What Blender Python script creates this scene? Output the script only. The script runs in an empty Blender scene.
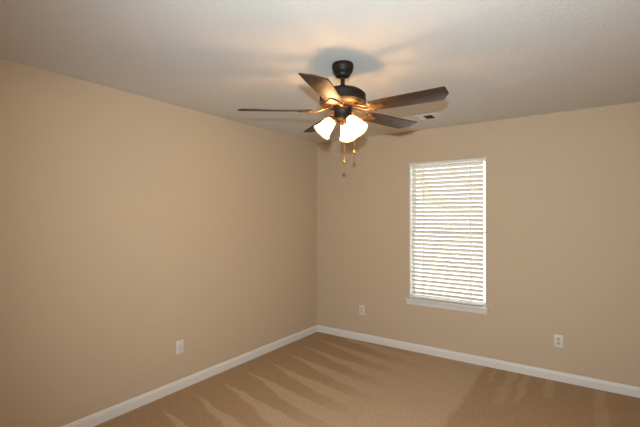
import bpy, bmesh, math, random
from mathutils import Matrix, Vector
random.seed(7)
C = bpy.context.scene.collection
PI = math.pi

# ------------------------------------------------------------------ camera, sky, sun, flash, exposure
scn = bpy.context.scene
YAW, PIT, ROL = 0.60333, 0.00671, 0.00076
CAM = Vector((2.9082, -4.1521, 1.4925))
fw = Vector((-math.sin(YAW) * math.cos(PIT), math.cos(YAW) * math.cos(PIT), math.sin(PIT)))
rt = Vector((math.cos(YAW), math.sin(YAW), 0))
up = rt.cross(fw)
r2 = rt * math.cos(ROL) + up * math.sin(ROL)
u2 = up * math.cos(ROL) - rt * math.sin(ROL)
camd = bpy.data.cameras.new('camera')
camd.sensor_width = 36.0
camd.lens = 390.3 * 36.0 / 640.0
camd.clip_start = 0.01
cam = bpy.data.objects.new('camera', camd)
C.objects.link(cam)
M = Matrix((r2, u2, -fw)).transposed().to_4x4()
M.translation = CAM
cam.matrix_world = M
scn.camera = cam

world = bpy.data.worlds.new('sky')
scn.world = world
world.use_nodes = True
bg = world.node_tree.nodes['Background']
bg.inputs['Color'].default_value = (1.0, 0.985, 0.94, 1)
bg.inputs['Strength'].default_value = 3.8

sun = bpy.data.lights.new('sun', 'SUN')
sun.energy = 4.5
sun.angle = 0.01
sun.color = (1.0, 0.97, 0.92)
suno = bpy.data.objects.new('sun', sun)
C.objects.link(suno)
suno.rotation_euler = (math.radians(35), 0, math.radians(20))

flash = bpy.data.lights.new('camera_flash', 'SPOT')
flash.energy = 360.0
flash.color = (0.745, 0.905, 1.0)
flash.shadow_soft_size = 0.02
flash.spot_size = math.radians(121)
flash.spot_blend = 1.0
flasho = bpy.data.objects.new('camera_flash', flash)
C.objects.link(flasho)
FM = Matrix.Rotation(math.radians(-9), 4, 'Z') @ Matrix((r2, u2, -fw)).transposed().to_4x4() @ Matrix.Rotation(math.radians(-2), 4, 'X')
FM.translation = CAM + Vector((0, 0, 0.162))
flasho.matrix_world = FM

scn.view_settings.view_transform = 'Standard'
scn.view_settings.look = 'None'
scn.view_settings.exposure = 0.0
scn.view_settings.gamma = 1.0
scn.view_settings.use_curve_mapping = False
scn.cycles.max_bounces = 10
scn.cycles.diffuse_bounces = 6

LAMP = 430.0
LAMP_COLOR = (1.0, 0.58, 0.25)

# ------------------------------------------------------------------ materials
def new_mat(name, color=(0.8, 0.8, 0.8), rough=0.5, metal=0.0, spec=0.5):
    m = bpy.data.materials.new(name)
    m.use_nodes = True
    b = m.node_tree.nodes['Principled BSDF']
    b.inputs['Base Color'].default_value = (*color, 1)
    b.inputs['Roughness'].default_value = rough
    b.inputs['Metallic'].default_value = metal
    b.inputs['Specular IOR Level'].default_value = spec
    return m

def nd(m, t, **kw):
    n = m.node_tree.nodes.new(t)
    for k, v in kw.items():
        setattr(n, k, v)
    return n

def lk(m, a, b):
    m.node_tree.links.new(a, b)

def add_noise_bump(m, scale, strength, dist, detail=2.0, rough=0.5, tint=0.0):
    b = m.node_tree.nodes['Principled BSDF']
    tc = nd(m, 'ShaderNodeTexCoord')
    n = nd(m, 'ShaderNodeTexNoise')
    n.inputs['Scale'].default_value = scale
    n.inputs['Detail'].default_value = detail
    n.inputs['Roughness'].default_value = rough
    lk(m, tc.outputs['Object'], n.inputs['Vector'])
    bp = nd(m, 'ShaderNodeBump')
    bp.inputs['Strength'].default_value = strength
    bp.inputs['Distance'].default_value = dist
    lk(m, n.outputs['Fac'], bp.inputs['Height'])
    lk(m, bp.outputs['Normal'], b.inputs['Normal'])
    if tint:
        col = list(b.inputs['Base Color'].default_value)
        rp = nd(m, 'ShaderNodeMix', data_type='RGBA')
        rp.inputs[6].default_value = tuple(c * (1 - tint) for c in col[:3]) + (1,)
        rp.inputs[7].default_value = tuple(min(1, c * (1 + tint)) for c in col[:3]) + (1,)
        lk(m, n.outputs['Fac'], rp.inputs[0])
        lk(m, rp.outputs[2], b.inputs['Base Color'])
    return m

M_wall = add_noise_bump(new_mat('tan_wall_paint', (0.565, 0.435, 0.30), 0.75, spec=0.25), 120, 0.12, 0.002)
M_ceil = add_noise_bump(new_mat('stippled_ceiling', (0.71, 0.69, 0.66), 0.9, spec=0.1), 75, 0.75, 0.005, 3.0, 0.6, 0.05)
M_trim = new_mat('white_trim_paint', (0.74, 0.70, 0.645), 0.4)
M_reveal = M_trim
M_slat = new_mat('white_faux_wood', (0.86, 0.82, 0.75), 0.45)
nt = M_slat.node_tree
tl = nd(M_slat, 'ShaderNodeBsdfTranslucent')
tl.inputs['Color'].default_value = (0.9, 0.86, 0.78, 1)
mx = nd(M_slat, 'ShaderNodeMixShader')
mx.inputs[0].default_value = 0.16
lk(M_slat, nt.nodes['Principled BSDF'].outputs[0], mx.inputs[1])
lk(M_slat, tl.outputs[0], mx.inputs[2])
lk(M_slat, mx.outputs[0], nt.nodes['Material Output'].inputs['Surface'])
M_tape = new_mat('white_ladder_cord', (0.9, 0.88, 0.83), 0.8)
nt = M_tape.node_tree
tl = nd(M_tape, 'ShaderNodeBsdfTranslucent')
tl.inputs['Color'].default_value = (0.92, 0.9, 0.84, 1)
mx = nd(M_tape, 'ShaderNodeMixShader')
mx.inputs[0].default_value = 0.5
lk(M_tape, nt.nodes['Principled BSDF'].outputs[0], mx.inputs[1])
lk(M_tape, tl.outputs[0], mx.inputs[2])
lk(M_tape, mx.outputs[0], nt.nodes['Material Output'].inputs['Surface'])
M_plate = new_mat('ivory_outlet_plastic', (0.72, 0.67, 0.59), 0.35)
M_recept = new_mat('ivory_receptacle_plastic', (0.6, 0.53, 0.44), 0.4)
M_insert = new_mat('ivory_insert_plastic', (0.66, 0.60, 0.51), 0.4)
M_slot = new_mat('dark_slot', (0.03, 0.025, 0.02), 0.6)
M_screw = new_mat('screw_metal', (0.55, 0.5, 0.42), 0.35, 1.0)
M_bronze = add_noise_bump(new_mat('oil_rubbed_bronze', (0.016, 0.009, 0.005), 0.5, 0.0, 0.22), 60, 0.1, 0.002)
M_bowl = new_mat('bronze_underside', (0.11, 0.05, 0.017), 0.42, 0.55)
M_iron = new_mat('antique_bronze', (0.2, 0.10, 0.036), 0.38, 0.65)
M_brass = new_mat('brass_fob', (0.55, 0.32, 0.10), 0.3, 0.8)
M_chain = new_mat('chain_brass', (0.62, 0.42, 0.18), 0.4, 0.7)
M_vinyl = new_mat('white_vinyl_frame', (0.85, 0.85, 0.83), 0.4)
M_duct_shade = new_mat('duct_shade', (0.06, 0.045, 0.03), 0.8)
M_vent = new_mat('white_register_enamel', (0.76, 0.73, 0.69), 0.4)

# walnut blade: grain stretched along the blade (object X)
M_blade = new_mat('walnut_blade', (0.075, 0.032, 0.015), 0.5, spec=0.5)
b = M_blade.node_tree.nodes['Principled BSDF']
tc = nd(M_blade, 'ShaderNodeTexCoord')
mp = nd(M_blade, 'ShaderNodeMapping')
mp.inputs['Scale'].default_value = (2.5, 42, 42)
nz = nd(M_blade, 'ShaderNodeTexNoise')
nz.inputs['Scale'].default_value = 1.5
nz.inputs['Detail'].default_value = 4
cr = nd(M_blade, 'ShaderNodeValToRGB')
cr.color_ramp.elements[0].position = 0.3
cr.color_ramp.elements[0].color = (0.02, 0.007, 0.003, 1)
cr.color_ramp.elements[1].position = 0.75
cr.color_ramp.elements[1].color = (0.055, 0.02, 0.008, 1)
lk(M_blade, tc.outputs['Object'], mp.inputs['Vector'])
lk(M_blade, mp.outputs['Vector'], nz.inputs['Vector'])
lk(M_blade, nz.outputs['Fac'], cr.inputs['Fac'])
lk(M_blade, cr.outputs['Color'], b.inputs['Base Color'])

M_bulb = new_mat('lit_bulb', (0.9, 0.85, 0.75), 0.4)
b = M_bulb.node_tree.nodes['Principled BSDF']
b.inputs['Emission Color'].default_value = (*LAMP_COLOR, 1)
b.inputs['Emission Strength'].default_value = LAMP
# frosted glass shade: part of the bulb's light goes straight through, part is scattered
M_shade = bpy.data.materials.new('frosted_glass')
M_shade.use_nodes = True
nt = M_shade.node_tree
nt.nodes.remove(nt.nodes['Principled BSDF'])
tp = nd(M_shade, 'ShaderNodeBsdfTransparent')
tp.inputs['Color'].default_value = (1.0, 0.96, 0.88, 1)
tl = nd(M_shade, 'ShaderNodeBsdfTranslucent')
tl.inputs['Color'].default_value = (0.95, 0.88, 0.74, 1)
df = nd(M_shade, 'ShaderNodeBsdfDiffuse')
df.inputs['Color'].default_value = (0.9, 0.86, 0.76, 1)
m1 = nd(M_shade, 'ShaderNodeMixShader')
m1.inputs[0].default_value = 0.4
m2 = nd(M_shade, 'ShaderNodeMixShader')
m2.inputs[0].default_value = 0.6
lk(M_shade, tl.outputs[0], m1.inputs[1])
lk(M_shade, df.outputs[0], m1.inputs[2])
lk(M_shade, tp.outputs[0], m2.inputs[1])
lk(M_shade, m1.outputs[0], m2.inputs[2])
lk(M_shade, m2.outputs[0], nt.nodes['Material Output'].inputs['Surface'])

# thin window glass
M_glass = bpy.data.materials.new('window_glass')
M_glass.use_nodes = True
nt = M_glass.node_tree
nt.nodes.remove(nt.nodes['Principled BSDF'])
tr = nd(M_glass, 'ShaderNodeBsdfTransparent')
tr.inputs['Color'].default_value = (0.97, 0.98, 0.97, 1)
gl = nd(M_glass, 'ShaderNodeBsdfGlossy')
gl.inputs['Roughness'].default_value = 0.02
fr = nd(M_glass, 'ShaderNodeFresnel')
fr.inputs['IOR'].default_value = 1.45
mx = nd(M_glass, 'ShaderNodeMixShader')
lk(M_glass, fr.outputs[0], mx.inputs[0])
lk(M_glass, tr.outputs[0], mx.inputs[1])
lk(M_glass, gl.outputs[0], mx.inputs[2])
lk(M_glass, mx.outputs[0], nt.nodes['Material Output'].inputs['Surface'])

# outdoor ground: pale concrete
M_ground = add_noise_bump(new_mat('pale_concrete', (0.62, 0.61, 0.58), 0.9), 3, 0.2, 0.01, 5, 0.6, 0.08)

# carpet with vacuum strokes (nap brushed one way or the other)
M_carpet = new_mat('beige_carpet', (0.4, 0.27, 0.16), 1.0, spec=0.0)
m = M_carpet
b = m.node_tree.nodes['Principled BSDF']
tc = nd(m, 'ShaderNodeTexCoord')
wob = nd(m, 'ShaderNodeTexNoise')
wob.inputs['Scale'].default_value = 5.0
wob.inputs['Detail'].default_value = 4.0
lk(m, tc.outputs['Object'], wob.inputs['Vector'])
sep = nd(m, 'ShaderNodeSeparateXYZ')
lk(m, tc.outputs['Object'], sep.inputs[0])

def mth(op, a, b_=None, c_=None, clamp=False):
    n = nd(m, 'ShaderNodeMath', operation=op, use_clamp=clamp)
    for i, v in enumerate((a, b_, c_)):
        if v is None:
            continue
        if isinstance(v, (int, float)):
            n.inputs[i].default_value = v
        else:
            lk(m, v, n.inputs[i])
    return n.outputs[0]

def sstep(v, lo, hi):
    n = nd(m, 'ShaderNodeMapRange', interpolation_type='SMOOTHSTEP')
    lk(m, v, n.inputs['Value'])
    n.inputs['From Min'].default_value = lo
    n.inputs['From Max'].default_value = hi
    return n.outputs['Result']

w0 = mth('SUBTRACT', wob.outputs['Fac'], 0.5)
X = mth('MULTIPLY_ADD', w0, 0.10, sep.outputs['X'])
Y = mth('MULTIPLY_ADD', w0, 0.06, sep.outputs['Y'])
# strokes across the room from the left wall: wedges that open as they leave the wall
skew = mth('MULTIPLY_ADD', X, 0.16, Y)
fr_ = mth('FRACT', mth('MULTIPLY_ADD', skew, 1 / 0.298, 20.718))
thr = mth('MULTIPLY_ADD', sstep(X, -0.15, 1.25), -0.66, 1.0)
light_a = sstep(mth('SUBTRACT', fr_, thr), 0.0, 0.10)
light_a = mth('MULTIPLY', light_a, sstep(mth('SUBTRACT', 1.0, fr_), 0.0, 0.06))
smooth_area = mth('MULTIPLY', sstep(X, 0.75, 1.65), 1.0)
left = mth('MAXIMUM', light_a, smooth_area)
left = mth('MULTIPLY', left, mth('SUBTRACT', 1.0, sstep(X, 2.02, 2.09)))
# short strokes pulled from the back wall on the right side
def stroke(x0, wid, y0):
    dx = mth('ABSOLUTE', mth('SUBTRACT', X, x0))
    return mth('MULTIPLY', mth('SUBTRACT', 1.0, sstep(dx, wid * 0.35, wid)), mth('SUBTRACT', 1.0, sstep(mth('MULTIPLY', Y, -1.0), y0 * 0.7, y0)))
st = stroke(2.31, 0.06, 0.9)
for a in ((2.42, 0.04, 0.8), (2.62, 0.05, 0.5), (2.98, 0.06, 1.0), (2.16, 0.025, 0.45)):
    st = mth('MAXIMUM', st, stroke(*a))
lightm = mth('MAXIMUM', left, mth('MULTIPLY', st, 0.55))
blot = nd(m, 'ShaderNodeTexNoise')
blot.inputs['Scale'].default_value = 12.0
blot.inputs['Detail'].default_value = 6.0
blot.inputs['Roughness'].default_value = 0.65
lk(m, tc.outputs['Object'], blot.inputs['Vector'])
lightm = mth('ADD', lightm, mth('MULTIPLY', mth('SUBTRACT', blot.outputs['Fac'], 0.5), 1.0), clamp=True)
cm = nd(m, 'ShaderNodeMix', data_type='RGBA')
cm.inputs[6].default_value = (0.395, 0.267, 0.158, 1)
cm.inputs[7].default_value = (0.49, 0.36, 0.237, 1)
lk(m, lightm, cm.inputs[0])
pile = nd(m, 'ShaderNodeTexNoise')
pile.inputs['Scale'].default_value = 95.0
pile.inputs['Detail'].default_value = 3.0
lk(m, tc.outputs['Object'], pile.inputs['Vector'])
pm = nd(m, 'ShaderNodeMix', data_type='RGBA', blend_type='MULTIPLY')
pm.inputs[0].default_value = 0.75
lk(m, cm.outputs[2], pm.inputs[6])
pr = nd(m, 'ShaderNodeMapRange')
pr.inputs['From Min'].default_value = 0.3
pr.inputs['From Max'].default_value = 0.7
pr.inputs['To Min'].default_value = 0.62
pr.inputs['To Max'].default_value = 1.3
lk(m, pile.outputs['Fac'], pr.inputs['Value'])
lk(m, pr.outputs['Result'], pm.inputs[7])
lk(m, pm.outputs[2], b.inputs['Base Color'])
bp = nd(m, 'ShaderNodeBump')
bp.inputs['Strength'].default_value = 0.6
bp.inputs['Distance'].default_value = 0.008
lk(m, pile.outputs['Fac'], bp.inputs['Height'])
lk(m, bp.outputs['Normal'], b.inputs['Normal'])

# ------------------------------------------------------------------ mesh helpers
def box(bm, x0, x1, y0, y1, z0, z1, mat=None, bevel=0.0, seg=2):
    vs = [bm.verts.new((x, y, z)) for x in (x0, x1) for y in (y0, y1) for z in (z0, z1)]
    fs = [bm.faces.new([vs[i] for i in f]) for f in
          ((0, 1, 3, 2), (4, 6, 7, 5), (0, 4, 5, 1), (2, 3, 7, 6), (0, 2, 6, 4), (1, 5, 7, 3))]
    if bevel:
        es = list({e for f in fs for e in f.edges})
        r = bmesh.ops.bevel(bm, geom=es, offset=bevel, segments=seg, profile=0.5, affect='EDGES')
        vs = list({v for v in vs if v.is_valid} | {v for f in r['faces'] for v in f.verts})
    if mat is not None:
        bmesh.ops.transform(bm, matrix=mat, verts=[v for v in vs if v.is_valid])
    return vs

def lathe(bm, prof, n=48, mat=None, ribs=0, rib_range=None, rib_amp=0.0):
    rings = []
    for (r, z) in prof:
        if r < 1e-6:
            rings.append([bm.verts.new((0, 0, z))])
        else:
            ring = []
            for i in range(n):
                a = 2 * PI * i / n
                rr = r
                if ribs and rib_range[0] <= z <= rib_range[1]:
                    rr = r - (rib_amp if (i % 2) else 0.0)
                ring.append(bm.verts.new((rr * math.cos(a), rr * math.sin(a), z)))
            rings.append(ring)
    for A, B in zip(rings, rings[1:]):
        if len(A) == 1 and len(B) == 1:
            continue
        for i in range(n):
            j = (i + 1) % n
            if len(A) == 1:
                bm.faces.new((A[0], B[j], B[i]))
            elif len(B) == 1:
                bm.faces.new((A[i], A[j], B[0]))
            else:
                bm.faces.new((A[i], A[j], B[j], B[i]))
    vs = [v for R in rings for v in R]
    if mat is not None:
        bmesh.ops.transform(bm, matrix=mat, verts=vs)
    return vs

def tube(bm, pts, rad, n=10, cap=True, flat=1.0):
    pts = [Vector(p) for p in pts]
    rads = rad if isinstance(rad, (list, tuple)) else [rad] * len(pts)
    rings = []
    prev = None
    for i, p in enumerate(pts):
        d = (pts[min(i + 1, len(pts) - 1)] - pts[max(i - 1, 0)]).normalized()
        ref = Vector((0, 0, 1)) if abs(d.z) < 0.95 else Vector((1, 0, 0))
        s = d.cross(ref).normalized() if prev is None else (prev - d * prev.dot(d)).normalized()
        prev = s
        t = d.cross(s)
        rings.append([bm.verts.new(p + (s * math.cos(2 * PI * k / n) + t * flat * math.sin(2 * PI * k / n)) * rads[i]) for k in range(n)])
    for A, B in zip(rings, rings[1:]):
        for k in range(n):
            j = (k + 1) % n
            bm.faces.new((A[k], A[j], B[j], B[k]))
    if cap:
        bm.faces.new(rings[0][::-1])
        bm.faces.new(rings[-1])

def prism(bm, outline, z0, z1, mat=None, bevel=0.0):
    n = len(outline)
    lo = [bm.verts.new((x, y, z0)) for x, y in outline]
    hi = [bm.verts.new((x, y, z1)) for x, y in outline]
    fs = [bm.faces.new(lo[::-1]), bm.faces.new(hi)]
    es = list(fs[0].edges) + list(fs[1].edges)
    for i in range(n):
        j = (i + 1) % n
        bm.faces.new((lo[i], lo[j], hi[j], hi[i]))
    vs = lo + hi
    if bevel:
        r = bmesh.ops.bevel(bm, geom=es, offset=bevel, segments=2, profile=0.5, affect='EDGES')
        vs = list({v for v in vs if v.is_valid} | {v for f in r['faces'] for v in f.verts})
    if mat is not None:
        bmesh.ops.transform(bm, matrix=mat, verts=[v for v in vs if v.is_valid])
    return vs

def sweep_profile(bm, prof, axis, a0, a1):
    """prof: list of (offset from wall, z); axis 'x' or 'y' with the wall behind offset 0."""
    A, B = [], []
    for (o, z) in prof:
        A.append(bm.verts.new(axis(a0, o, z)))
        B.append(bm.verts.new(axis(a1, o, z)))
    n = len(prof)
    for i in range(n):
        j = (i + 1) % n
        bm.faces.new((A[i], A[j], B[j], B[i]))
    bm.faces.new(A[::-1])
    bm.faces.new(B)

def obj(name, bm, mat, parent=None, smooth=None, loc=None):
    bmesh.ops.recalc_face_normals(bm, faces=bm.faces[:])
    me = bpy.data.meshes.new(name)
    bm.to_mesh(me)
    bm.free()
    me.materials.append(mat)
    o = bpy.data.objects.new(name, me)
    C.objects.link(o)
    if smooth is not None:
        me.shade_smooth()
        me.set_sharp_from_angle(angle=math.radians(smooth))
    if parent:
        o.parent = parent
    if loc:
        o.location = loc
    return o

def struct(name, bm, mat, parent=None, smooth=None):
    o = obj(name, bm, mat, parent, smooth)
    if not parent:
        o['kind'] = 'structure'
    return o

def thing(name, label, cat, loc=(0, 0, 0), rot=(0, 0, 0), group=None):
    o = bpy.data.objects.new(name, None)
    C.objects.link(o)
    o.empty_display_size = 0.1
    o.location = loc
    o.rotation_euler = rot
    o['label'] = label
    o['category'] = cat
    if group:
        o['group'] = group
    return o

# ------------------------------------------------------------------ room shell
H, W, D, T = 2.44, 3.30, 4.36, 0.15
WX0, WX1, WZ0, WZ1 = 1.262, 2.060, 0.565, 2.086      # window opening
B = bmesh.new
bm = B(); box(bm, -T, W + T, -D - T, T, -0.12, 0); struct('floor', bm, M_carpet)
bm = B(); box(bm, -T, W + T, -D - T, T, H, H + 0.12); struct('ceiling', bm, M_ceil)
bm = B(); box(bm, -T, 0, -D - T, T, 0, H); struct('wall_left', bm, M_wall)
bm = B(); box(bm, W, W + T, -D - T, T, 0, H); struct('wall_right', bm, M_wall)
bm = B(); box(bm, 0, W, -D - T, -D, 0, H); struct('wall_front', bm, M_wall)
bm = B()
box(bm, 0, WX0, 0, T, 0, H); box(bm, WX1, W, 0, T, 0, H)
box(bm, WX0, WX1, 0, T, 0, WZ0); box(bm, WX0, WX1, 0, T, WZ1, H)
struct('wall_back', bm, M_wall)

BBP = [(0, 0), (0.014, 0), (0.014, 0.060), (0.0125, 0.066), (0.0095, 0.071), (0.0085, 0.078), (0.0055, 0.083), (0, 0.085)]
bm = B(); sweep_profile(bm, BBP, lambda a, o, z: (o, a, z), -D, 0); struct('baseboard_left', bm, M_trim)
bm = B(); sweep_profile(bm, BBP, lambda a, o, z: (a, -o, z), 0.0142, W - 0.0142); struct('baseboard_back', bm, M_trim)
bm = B(); sweep_profile(bm, BBP, lambda a, o, z: (W - o, a, z), -D, 0); struct('baseboard_right', bm, M_trim)

# outdoors
bm = B(); box(bm, -25, 30, T + 0.002, 40, -0.45, -0.3); struct('ground', bm, M_ground)

# ------------------------------------------------------------------ window
win = bpy.data.objects.new('window_1', None)
C.objects.link(win)
win.location = ((WX0 + WX1) / 2, 0.1, WZ0)
win['kind'] = 'structure'
def wobj(name, bm, mat, smooth=None, parent=None):
    o = obj(name, bm, mat, None, smooth)
    p = parent or win
    o.parent = p
    o.matrix_parent_inverse = Matrix.Translation(-Vector(win.location))
    return o
F = 0.009
bm = B()
box(bm, WX0, WX0 + F, 0.096, 0.15, WZ0, WZ1); box(bm, WX1 - F, WX1, 0.096, 0.15, WZ0, WZ1)
box(bm, WX0 + F, WX1 - F, 0.096, 0.15, WZ0, WZ0 + 0.03); box(bm, WX0 + F, WX1 - F, 0.096, 0.15, WZ1 - F, WZ1)
wobj('window_frame', bm, M_vinyl)
zm = (WZ0 + WZ1) / 2
for (za, zb, ya) in ((WZ0 + 0.03, zm + 0.008, 0.104), (zm - 0.008, WZ1 - F, 0.126)):
    bm = B()
    s = 0.012
    box(bm, WX0 + F, WX0 + F + s, ya, ya + 0.02, za, zb); box(bm, WX1 - F - s, WX1 - F, ya, ya + 0.02, za, zb)
    box(bm, WX0 + F + s, WX1 - F - s, ya, ya + 0.02, za, za + 0.016); box(bm, WX0 + F + s, WX1 - F - s, ya, ya + 0.02, zb - 0.016, zb)
    sash = wobj('sash', bm, M_vinyl)
    bm = B(); box(bm, WX0 + F + s, WX1 - F - s, ya + 0.009, ya + 0.012, za + 0.016, zb - 0.016)
    g = obj('glass_pane', bm, M_glass); g.parent = sash
# white strips added on the jambs to brighten the daylit reveals
for (xa, xb, za, zb) in ((WX0 + 0.0003, WX0 + 0.006, 0.5865, WZ1 - 0.0003), (WX1 - 0.006, WX1 - 0.0003, 0.5865, WZ1 - 0.0003)):
    bm = B(); box(bm, xa, xb, 0.0, 0.0955, za, zb); wobj('added_jamb_strip', bm, M_vinyl)
# stool and apron
bm = B()
box(bm, 1.212, 2.086, -0.032, -0.0005, 0.568, 0.586, bevel=0.005)
box(bm, WX0 + 0.0005, WX1 - 0.0005, -0.006, 0.096, WZ0 + 0.0005, 0.586)
wobj('window_sill', bm, M_trim, 40)
bm = B()
prof = [(0, 0.512), (0.010, 0.514), (0.013, 0.522), (0.015, 0.545), (0.019, 0.556), (0.020, 0.5675), (0, 0.5675)]
sweep_profile(bm, prof, lambda a, o, z: (a, -o - 0.0005, z), 1.228, 2.072)
wobj('window_apron', bm, M_trim)

# ------------------------------------------------------------------ blind
BX0, BX1, BY = 1.276, 2.031, 0.033
blind = thing('window_blind', 'white horizontal slat blind hanging in the bright window on the back wall', 'window blind', (0, 0, 0))
bm = B()
box(bm, BX0 - 0.006, BX1 + 0.018, 0.010, 0.056, WZ1 - 0.027, WZ1 - 0.001, bevel=0.002)
obj('head_rail', bm, M_slat, blind)
PITCH, SW, TILT = 0.0447, 0.050, math.radians(42)
z = WZ1 - 0.055
nsl = 0
slat_me = None
while z > 0.586 + 0.045:
    if slat_me is None:
        bm = B()
        K = 6
        top, bot = [], []
        for i in range(K + 1):
            t = i / K - 0.5
            crown = 0.0022 * (1 - 4 * t * t)
            # inner (room) edge up, outer edge down
            yy = t * SW * math.cos(TILT) + crown * math.sin(TILT)
            zz = -t * SW * math.sin(TILT) + crown * math.cos(TILT)
            ny, nz_ = math.sin(TILT), math.cos(TILT)
            top.append((yy + ny * 0.00135, zz + nz_ * 0.00135))
            bot.append((yy - ny * 0.00135, zz - nz_ * 0.00135))
        sec = top + bot[::-1]
        A = [bm.verts.new((BX0, y_, z_)) for y_, z_ in sec]
        E_ = [bm.verts.new((BX1, y_, z_)) for y_, z_ in sec]
        n = len(sec)
        for i in range(n):
            j = (i + 1) % n
            bm.faces.new((A[i], A[j], E_[j], E_[i]))
        bm.faces.new(A[::-1]); bm.faces.new(E_)
        o = obj('slat', bm, M_slat, blind, 35)
        slat0 = o
        slat_me = o.data
    else:
        o = slat0.copy(); C.objects.link(o); o.parent = blind
    o.location = (0, BY, z)
    nsl += 1
    z -= PITCH
zlast = z
bm = B(); box(bm, BX0, BX1, BY - 0.025, BY + 0.025, 0.590, 0.606, bevel=0.003); obj('bottom_rail', bm, M_slat, blind)
for (x, w) in ((1.420, 0.0055), (1.664, 0.0022), (1.9125, 0.0055)):
    bm = B()
    yf = BY - SW / 2 * math.cos(TILT) - 0.003
    box(bm, x - w, x + w, yf - 0.0006, yf + 0.0006, 0.600, WZ1 - 0.030)
    obj('ladder_cord', bm, M_tape, blind)

# ------------------------------------------------------------------ outlets
def plate_thing(name, label, loc, rz, decora=False):
    """built facing -Y, standing on its own centre"""
    t = thing(name, label, 'outlet', loc, (0, 0, rz), 'wall outlets')
    bm = B()
    out = [(-0.035, -0.0572), (0.035, -0.0572), (0.035, 0.0572), (-0.035, 0.0572)]
    rot = Matrix.Rotation(PI / 2, 4, 'X')
    prism(bm, out, 0.0, 0.0055, rot, bevel=0.0018)
    obj('cover_plate', bm, M_plate, t, 30)
    def disc(bm, x, z_, r, y0, y1, n=16, sq=None):
        pts = [(x + r * math.cos(2 * PI * k / n), z_ + (min(r * 0.82, max(-r * 0.82, r * math.sin(2 * PI * k / n))) if sq else r * math.sin(2 * PI * k / n))) for k in range(n)]
        prism(bm, pts, y0, y1, rot)
    if decora:
        bm = B()
        prism(bm, [(-0.0165, -0.0335), (0.0165, -0.0335), (0.0165, 0.0335), (-0.0165, 0.0335)], 0.0050, 0.0072, rot, bevel=0.001)
        obj('insert', bm, M_insert, t, 30)
        for zz in (-0.048, 0.048):
            bm = B(); disc(bm, 0, zz, 0.0033, 0.0050, 0.0062); obj('screw', bm, M_screw, t)
    else:
        for zz in (-0.0195, 0.0195):
            bm = B(); disc(bm, 0, zz, 0.0172, 0.0050, 0.0075, 24, True)
            rc = obj('receptacle', bm, M_recept, t, 30)
            bm = B()
            box(bm, -0.0078, -0.0052, -0.0079, -0.0070, zz - 0.002, zz + 0.008)
            box(bm, 0.0052, 0.0078, -0.0079, -0.0070, zz - 0.001, zz + 0.007)
            prism(bm, [(0.0026 * math.cos(2 * PI * k / 12), zz - 0.0085 + 0.0026 * math.sin(2 * PI * k / 12)) for k in range(12)], 0.0070, 0.0079, rot)
            obj('slot', bm, M_slot, rc)
        bm = B(); disc(bm, 0, 0, 0.0033, 0.0050, 0.0064); obj('screw', bm, M_screw, t)
    return t
plate_thing('wall_outlet', 'single rectangular ivory outlet plate low on the left wall', (0.0, -2.063, 0.364), PI / 2, True)
plate_thing('wall_outlet', 'small ivory duplex outlet on the back wall left of the window', (0.661, 0.0, 0.366), 0)
plate_thing('wall_outlet', 'ivory duplex outlet on the back wall right of the window', (2.677, 0.0, 0.361), 0)

# ------------------------------------------------------------------ ceiling register
vx0, vx1, vy0, vy1 = 1.560, 1.765, -0.622, -0.398
vent = thing('ceiling_vent', 'small white ceiling air register with dark louvered middle near the back wall', 'vent', ((vx0 + vx1) / 2, (vy0 + vy1) / 2, H))
cx, cy = (vx1 - vx0) / 2, (vy1 - vy0) / 2
bm = B()
i0, i1, j0, j1 = -0.076, 0.076, -0.072, 0.062
box(bm, -cx, i0, -cy, cy, -0.006, -0.0005); box(bm, i1, cx, -cy, cy, -0.006, -0.0005)
box(bm, i0, i1, -cy, j0, -0.006, -0.0005); box(bm, i0, i1, j1, cy, -0.006, -0.0005)
obj('vent_frame', bm, M_vent, vent)
bm = B(); box(bm, i0, i1, j0, j1, -0.0016, -0.0004); obj('duct_shade_sheet', bm, M_duct_shade, vent)  # flat dark sheet, its colour stands in for shade inside the duct
for k in range(4):          # middle louvres, coloured dark to paint in the duct's shade
    x = -0.029 + k * 0.0195
    bm = B()
    box(bm, -0.0008, 0.0008, j0, j1, -0.009, 0.0, Matrix.Translation((x, 0, -0.0022)) @ Matrix.Rotation(math.radians(35), 4, 'Y'))
    obj('louver', bm, M_duct_shade, vent)
for s in (-1, 1):
    for k in range(3):
        bm = B()
        x = s * (0.046 + k * 0.012)
        box(bm, -0.0075, 0.0075, j0, j1, -0.0008, 0.0008, Matrix.Translation((x, 0, -0.0052)) @ Matrix.Rotation(math.radians(14 * s), 4, 'Y'))
        obj('louver', bm, M_vent, vent)

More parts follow.
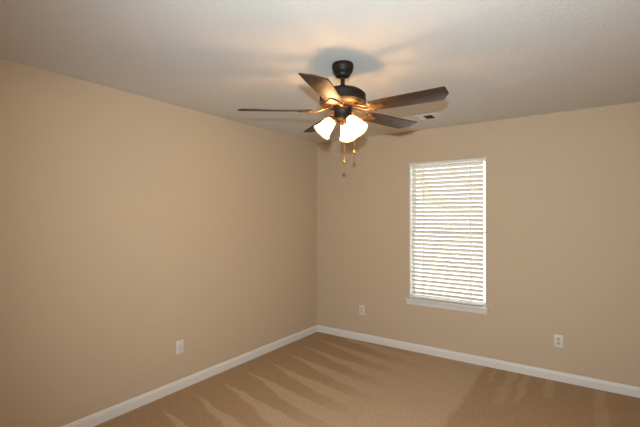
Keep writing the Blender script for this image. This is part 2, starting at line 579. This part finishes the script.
# ------------------------------------------------------------------ ceiling fan
FX, FY = 1.6471, -2.0734
fan = thing('ceiling_fan', 'dark bronze ceiling fan with five walnut blades and three lit glass shades', 'ceiling fan', (FX, FY, H))
def zr(z_): return z_ - H
bm = B()
lathe(bm, [(0, 0), (0.064, 0), (0.0665, -0.004), (0.0675, -0.020), (0.065, -0.023), (0.0645, -0.036), (0.061, -0.048), (0.054, -0.058), (0.047, -0.064), (0.046, -0.072), (0.042, -0.079), (0.028, -0.084), (0, -0.084)], 48)
obj('canopy', bm, M_bronze, fan, 40)
bm = B()
lathe(bm, [(0, -0.080), (0.0135, -0.080), (0.0135, -0.128), (0.020, -0.133), (0.022, -0.150), (0.028, -0.160), (0, -0.160)], 24)
obj('downrod', bm, M_bronze, fan, 40)
bm = B()
lathe(bm, [(0, zr(2.288)), (0.045, zr(2.287)), (0.085, zr(2.281)), (0.112, zr(2.271)), (0.130, zr(2.258)), (0.137, zr(2.250)),
           (0.139, zr(2.2485)), (0.139, zr(2.2165)), (0.144, zr(2.214)), (0.146, zr(2.208)), (0.145, zr(2.198)), (0.139, zr(2.192)), (0.132, zr(2.190)), (0, zr(2.190))],
      120, ribs=1, rib_range=(zr(2.2170), zr(2.2480)), rib_amp=0.0)
# fluted band
for k in range(60):
    a = 2 * PI * k / 60
    box(bm, 0.1375, 0.1425, -0.0032, 0.0032, zr(2.219), zr(2.246), Matrix.Rotation(a, 4, 'Z'))
obj('motor_housing', bm, M_bronze, fan, 35)
bm = B()
lathe(bm, [(0, zr(2.191)), (0.131, zr(2.191)), (0.130, zr(2.186)), (0.112, zr(2.176)), (0.085, zr(2.169)), (0.066, zr(2.166)), (0, zr(2.166))], 64)
obj('motor_bowl', bm, M_bowl, fan, 40)
bm = B()
lathe(bm, [(0, zr(2.167)), (0.064, zr(2.167)), (0.066, zr(2.162)), (0.060, zr(2.156)), (0.055, zr(2.150)), (0.055, zr(2.105)), (0.058, zr(2.100)), (0.058, zr(2.092)), (0.050, zr(2.085)), (0.030, zr(2.080)), (0.016, zr(2.066)), (0.010, zr(2.056)), (0, zr(2.054))], 48)
obj('switch_housing', bm, M_bronze, fan, 40)

BZ = zr(2.1477)
A0 = math.radians(181.98) + YAW
PT = math.radians(11)
def blade_bm():
    bm = B()
    out = [(0.185, 0.046), (0.200, 0.055), (0.30, 0.061), (0.45, 0.066), (0.598, 0.0685), (0.609, 0.064), (0.648, 0.012), (0.651, 0.004),
           (0.651, -0.064), (0.646, -0.069), (0.45, -0.066), (0.30, -0.061), (0.200, -0.055), (0.185, -0.046)]
    prism(bm, out, -0.0028, 0.0028, bevel=0.0008)
    return bm
def iron_bm():
    """arm from the motor plus a lobed plate under the blade root"""
    bm = B()
    # two-strap arm
    for s in (-1, 1):
        tube(bm, [(0.062, s * 0.010, 0.022), (0.085, s * 0.014, 0.020), (0.115, s * 0.024, 0.010), (0.145, s * 0.030, -0.002), (0.175, s * 0.024, -0.007), (0.198, s * 0.012, -0.008)],
             [0.008, 0.008, 0.0075, 0.0075, 0.007, 0.007], 10, flat=0.6)
    # trefoil plate
    pts = []
    for (cx_, cy_, r, a0, a1) in ((0.205, -0.032, 0.019, -200, 0), (0.258, 0.0, 0.024, -70, 70), (0.205, 0.032, 0.019, 0, 200)):
        for k in range(9):
            a = math.radians(a0 + (a1 - a0) * k / 8)
            pts.append((cx_ + r * math.cos(a), cy_ + r * math.sin(a)))
    prism(bm, pts, -0.0105, -0.0035, bevel=0.0012)
    return bm
def screws_bm(x, y):
    bm = B()
    lathe(bm, [(0, -0.0145), (0.003, -0.0142), (0.0055, -0.0125), (0.006, -0.0105), (0, -0.0105)], 12, Matrix.Translation((x, y, 0)))
    return bm
for k in range(5):
    a = A0 + k * math.radians(72)
    R = Matrix.Rotation(a, 4, 'Z') @ Matrix.Rotation(-PT, 4, 'X')
    Rm = Matrix.Translation((0, 0, BZ)) @ R
    if k == 0:
        bl0 = obj('fan_blade', blade_bm(), M_blade, fan, 30)
        ir0 = obj('blade_iron', iron_bm(), M_iron, fan, 40)
        sc0 = [obj('screw', screws_bm(x, y), M_iron, ir0, 40) for x, y in ((0.205, -0.032), (0.258, 0), (0.205, 0.032))]
        bl, ir = bl0, ir0
    else:
        bl = bl0.copy(); ir = ir0.copy()
        C.objects.link(bl); C.objects.link(ir)
        bl.parent = fan; ir.parent = fan
        for s_ in sc0:
            c = s_.copy(); C.objects.link(c); c.parent = ir
    bl.matrix_local = Rm
    ir.matrix_local = Rm

# light kit: three arms, bell shades, bulbs
SH = [(0.0275, 0.004), (0.029, 0.0), (0.031, -0.010), (0.038, -0.028), (0.0435, -0.050), (0.047, -0.072), (0.053, -0.092), (0.061, -0.107), (0.0665, -0.114)]
SHI = [(r - 0.003, z_ + 0.0005) for r, z_ in reversed(SH)]
TIL = math.radians(40)
for k, ad in enumerate((190, 310, 70)):
    a = math.radians(ad) + YAW
    Rz = Matrix.Rotation(a, 4, 'Z')
    neck = Vector((0.068, 0, zr(2.088)))
    bm = B()
    tube(bm, [(0.030, 0, zr(2.098)), (0.055, 0, zr(2.106)), (0.060, 0, zr(2.105)), (0.062, 0, zr(2.098))], 0.008, 10)
    MC = Matrix.Translation(neck) @ Matrix.Rotation(-TIL, 4, 'Y')
    lathe(bm, [(0, 0.022), (0.012, 0.022), (0.020, 0.016), (0.0315, 0.004), (0.0325, -0.006), (0.030, -0.008), (0, -0.004)], 24, MC)
    bmesh.ops.transform(bm, matrix=Rz, verts=bm.verts[:])
    obj('lamp_arm', bm, M_iron, fan, 40)
    bm = B()
    lathe(bm, SH, 40)
    sh = obj('lamp_shade', bm, M_shade, fan, 60)
    sh.matrix_local = Rz @ MC @ Matrix.Scale(0.92, 4)
    bm = B()
    lathe(bm, [(0, -0.006), (0.012, -0.008), (0.013, -0.032), (0.020, -0.046), (0.0235, -0.059), (0.0205, -0.072), (0.011, -0.081), (0, -0.083)], 24)
    obj('light_bulb', bm, M_bulb, sh, 60)

# pull chains
for (px, off, ztop, zbot) in ((0.006, -0.052, 2.095, 1.834), (0.071, -0.012, 2.100, 1.899)):
    # offsets are along the camera-facing side of the housing, in room units
    d = Vector((rt.x * px, rt.y * px, 0)) + Vector((-math.sin(YAW), math.cos(YAW), 0)) * off
    bm = B()
    n = int((ztop - zbot) / 0.0075)
    tube(bm, [(d.x * 0.7, d.y * 0.7, zr(ztop)), (d.x, d.y, zr(ztop) - 0.004), (d.x, d.y, zr(zbot))], 0.0007, 6)
    for i in range(n):
        bmesh.ops.create_uvsphere(bm, u_segments=8, v_segments=5, radius=0.0016, matrix=Matrix.Translation((d.x, d.y, zr(ztop) - 0.006 - i * 0.0075)))
    ch = obj('pull_chain', bm, M_chain, fan, 60)
    bm = B()
    lathe(bm, [(0, 0.006), (0.003, 0.005), (0.004, 0.0), (0.0085, -0.004), (0.0105, -0.010), (0.0085, -0.017), (0.004, -0.021), (0, -0.022)], 16, Matrix.Translation((d.x, d.y, zr(zbot))))
    obj('fob', bm, M_brass, ch, 60)
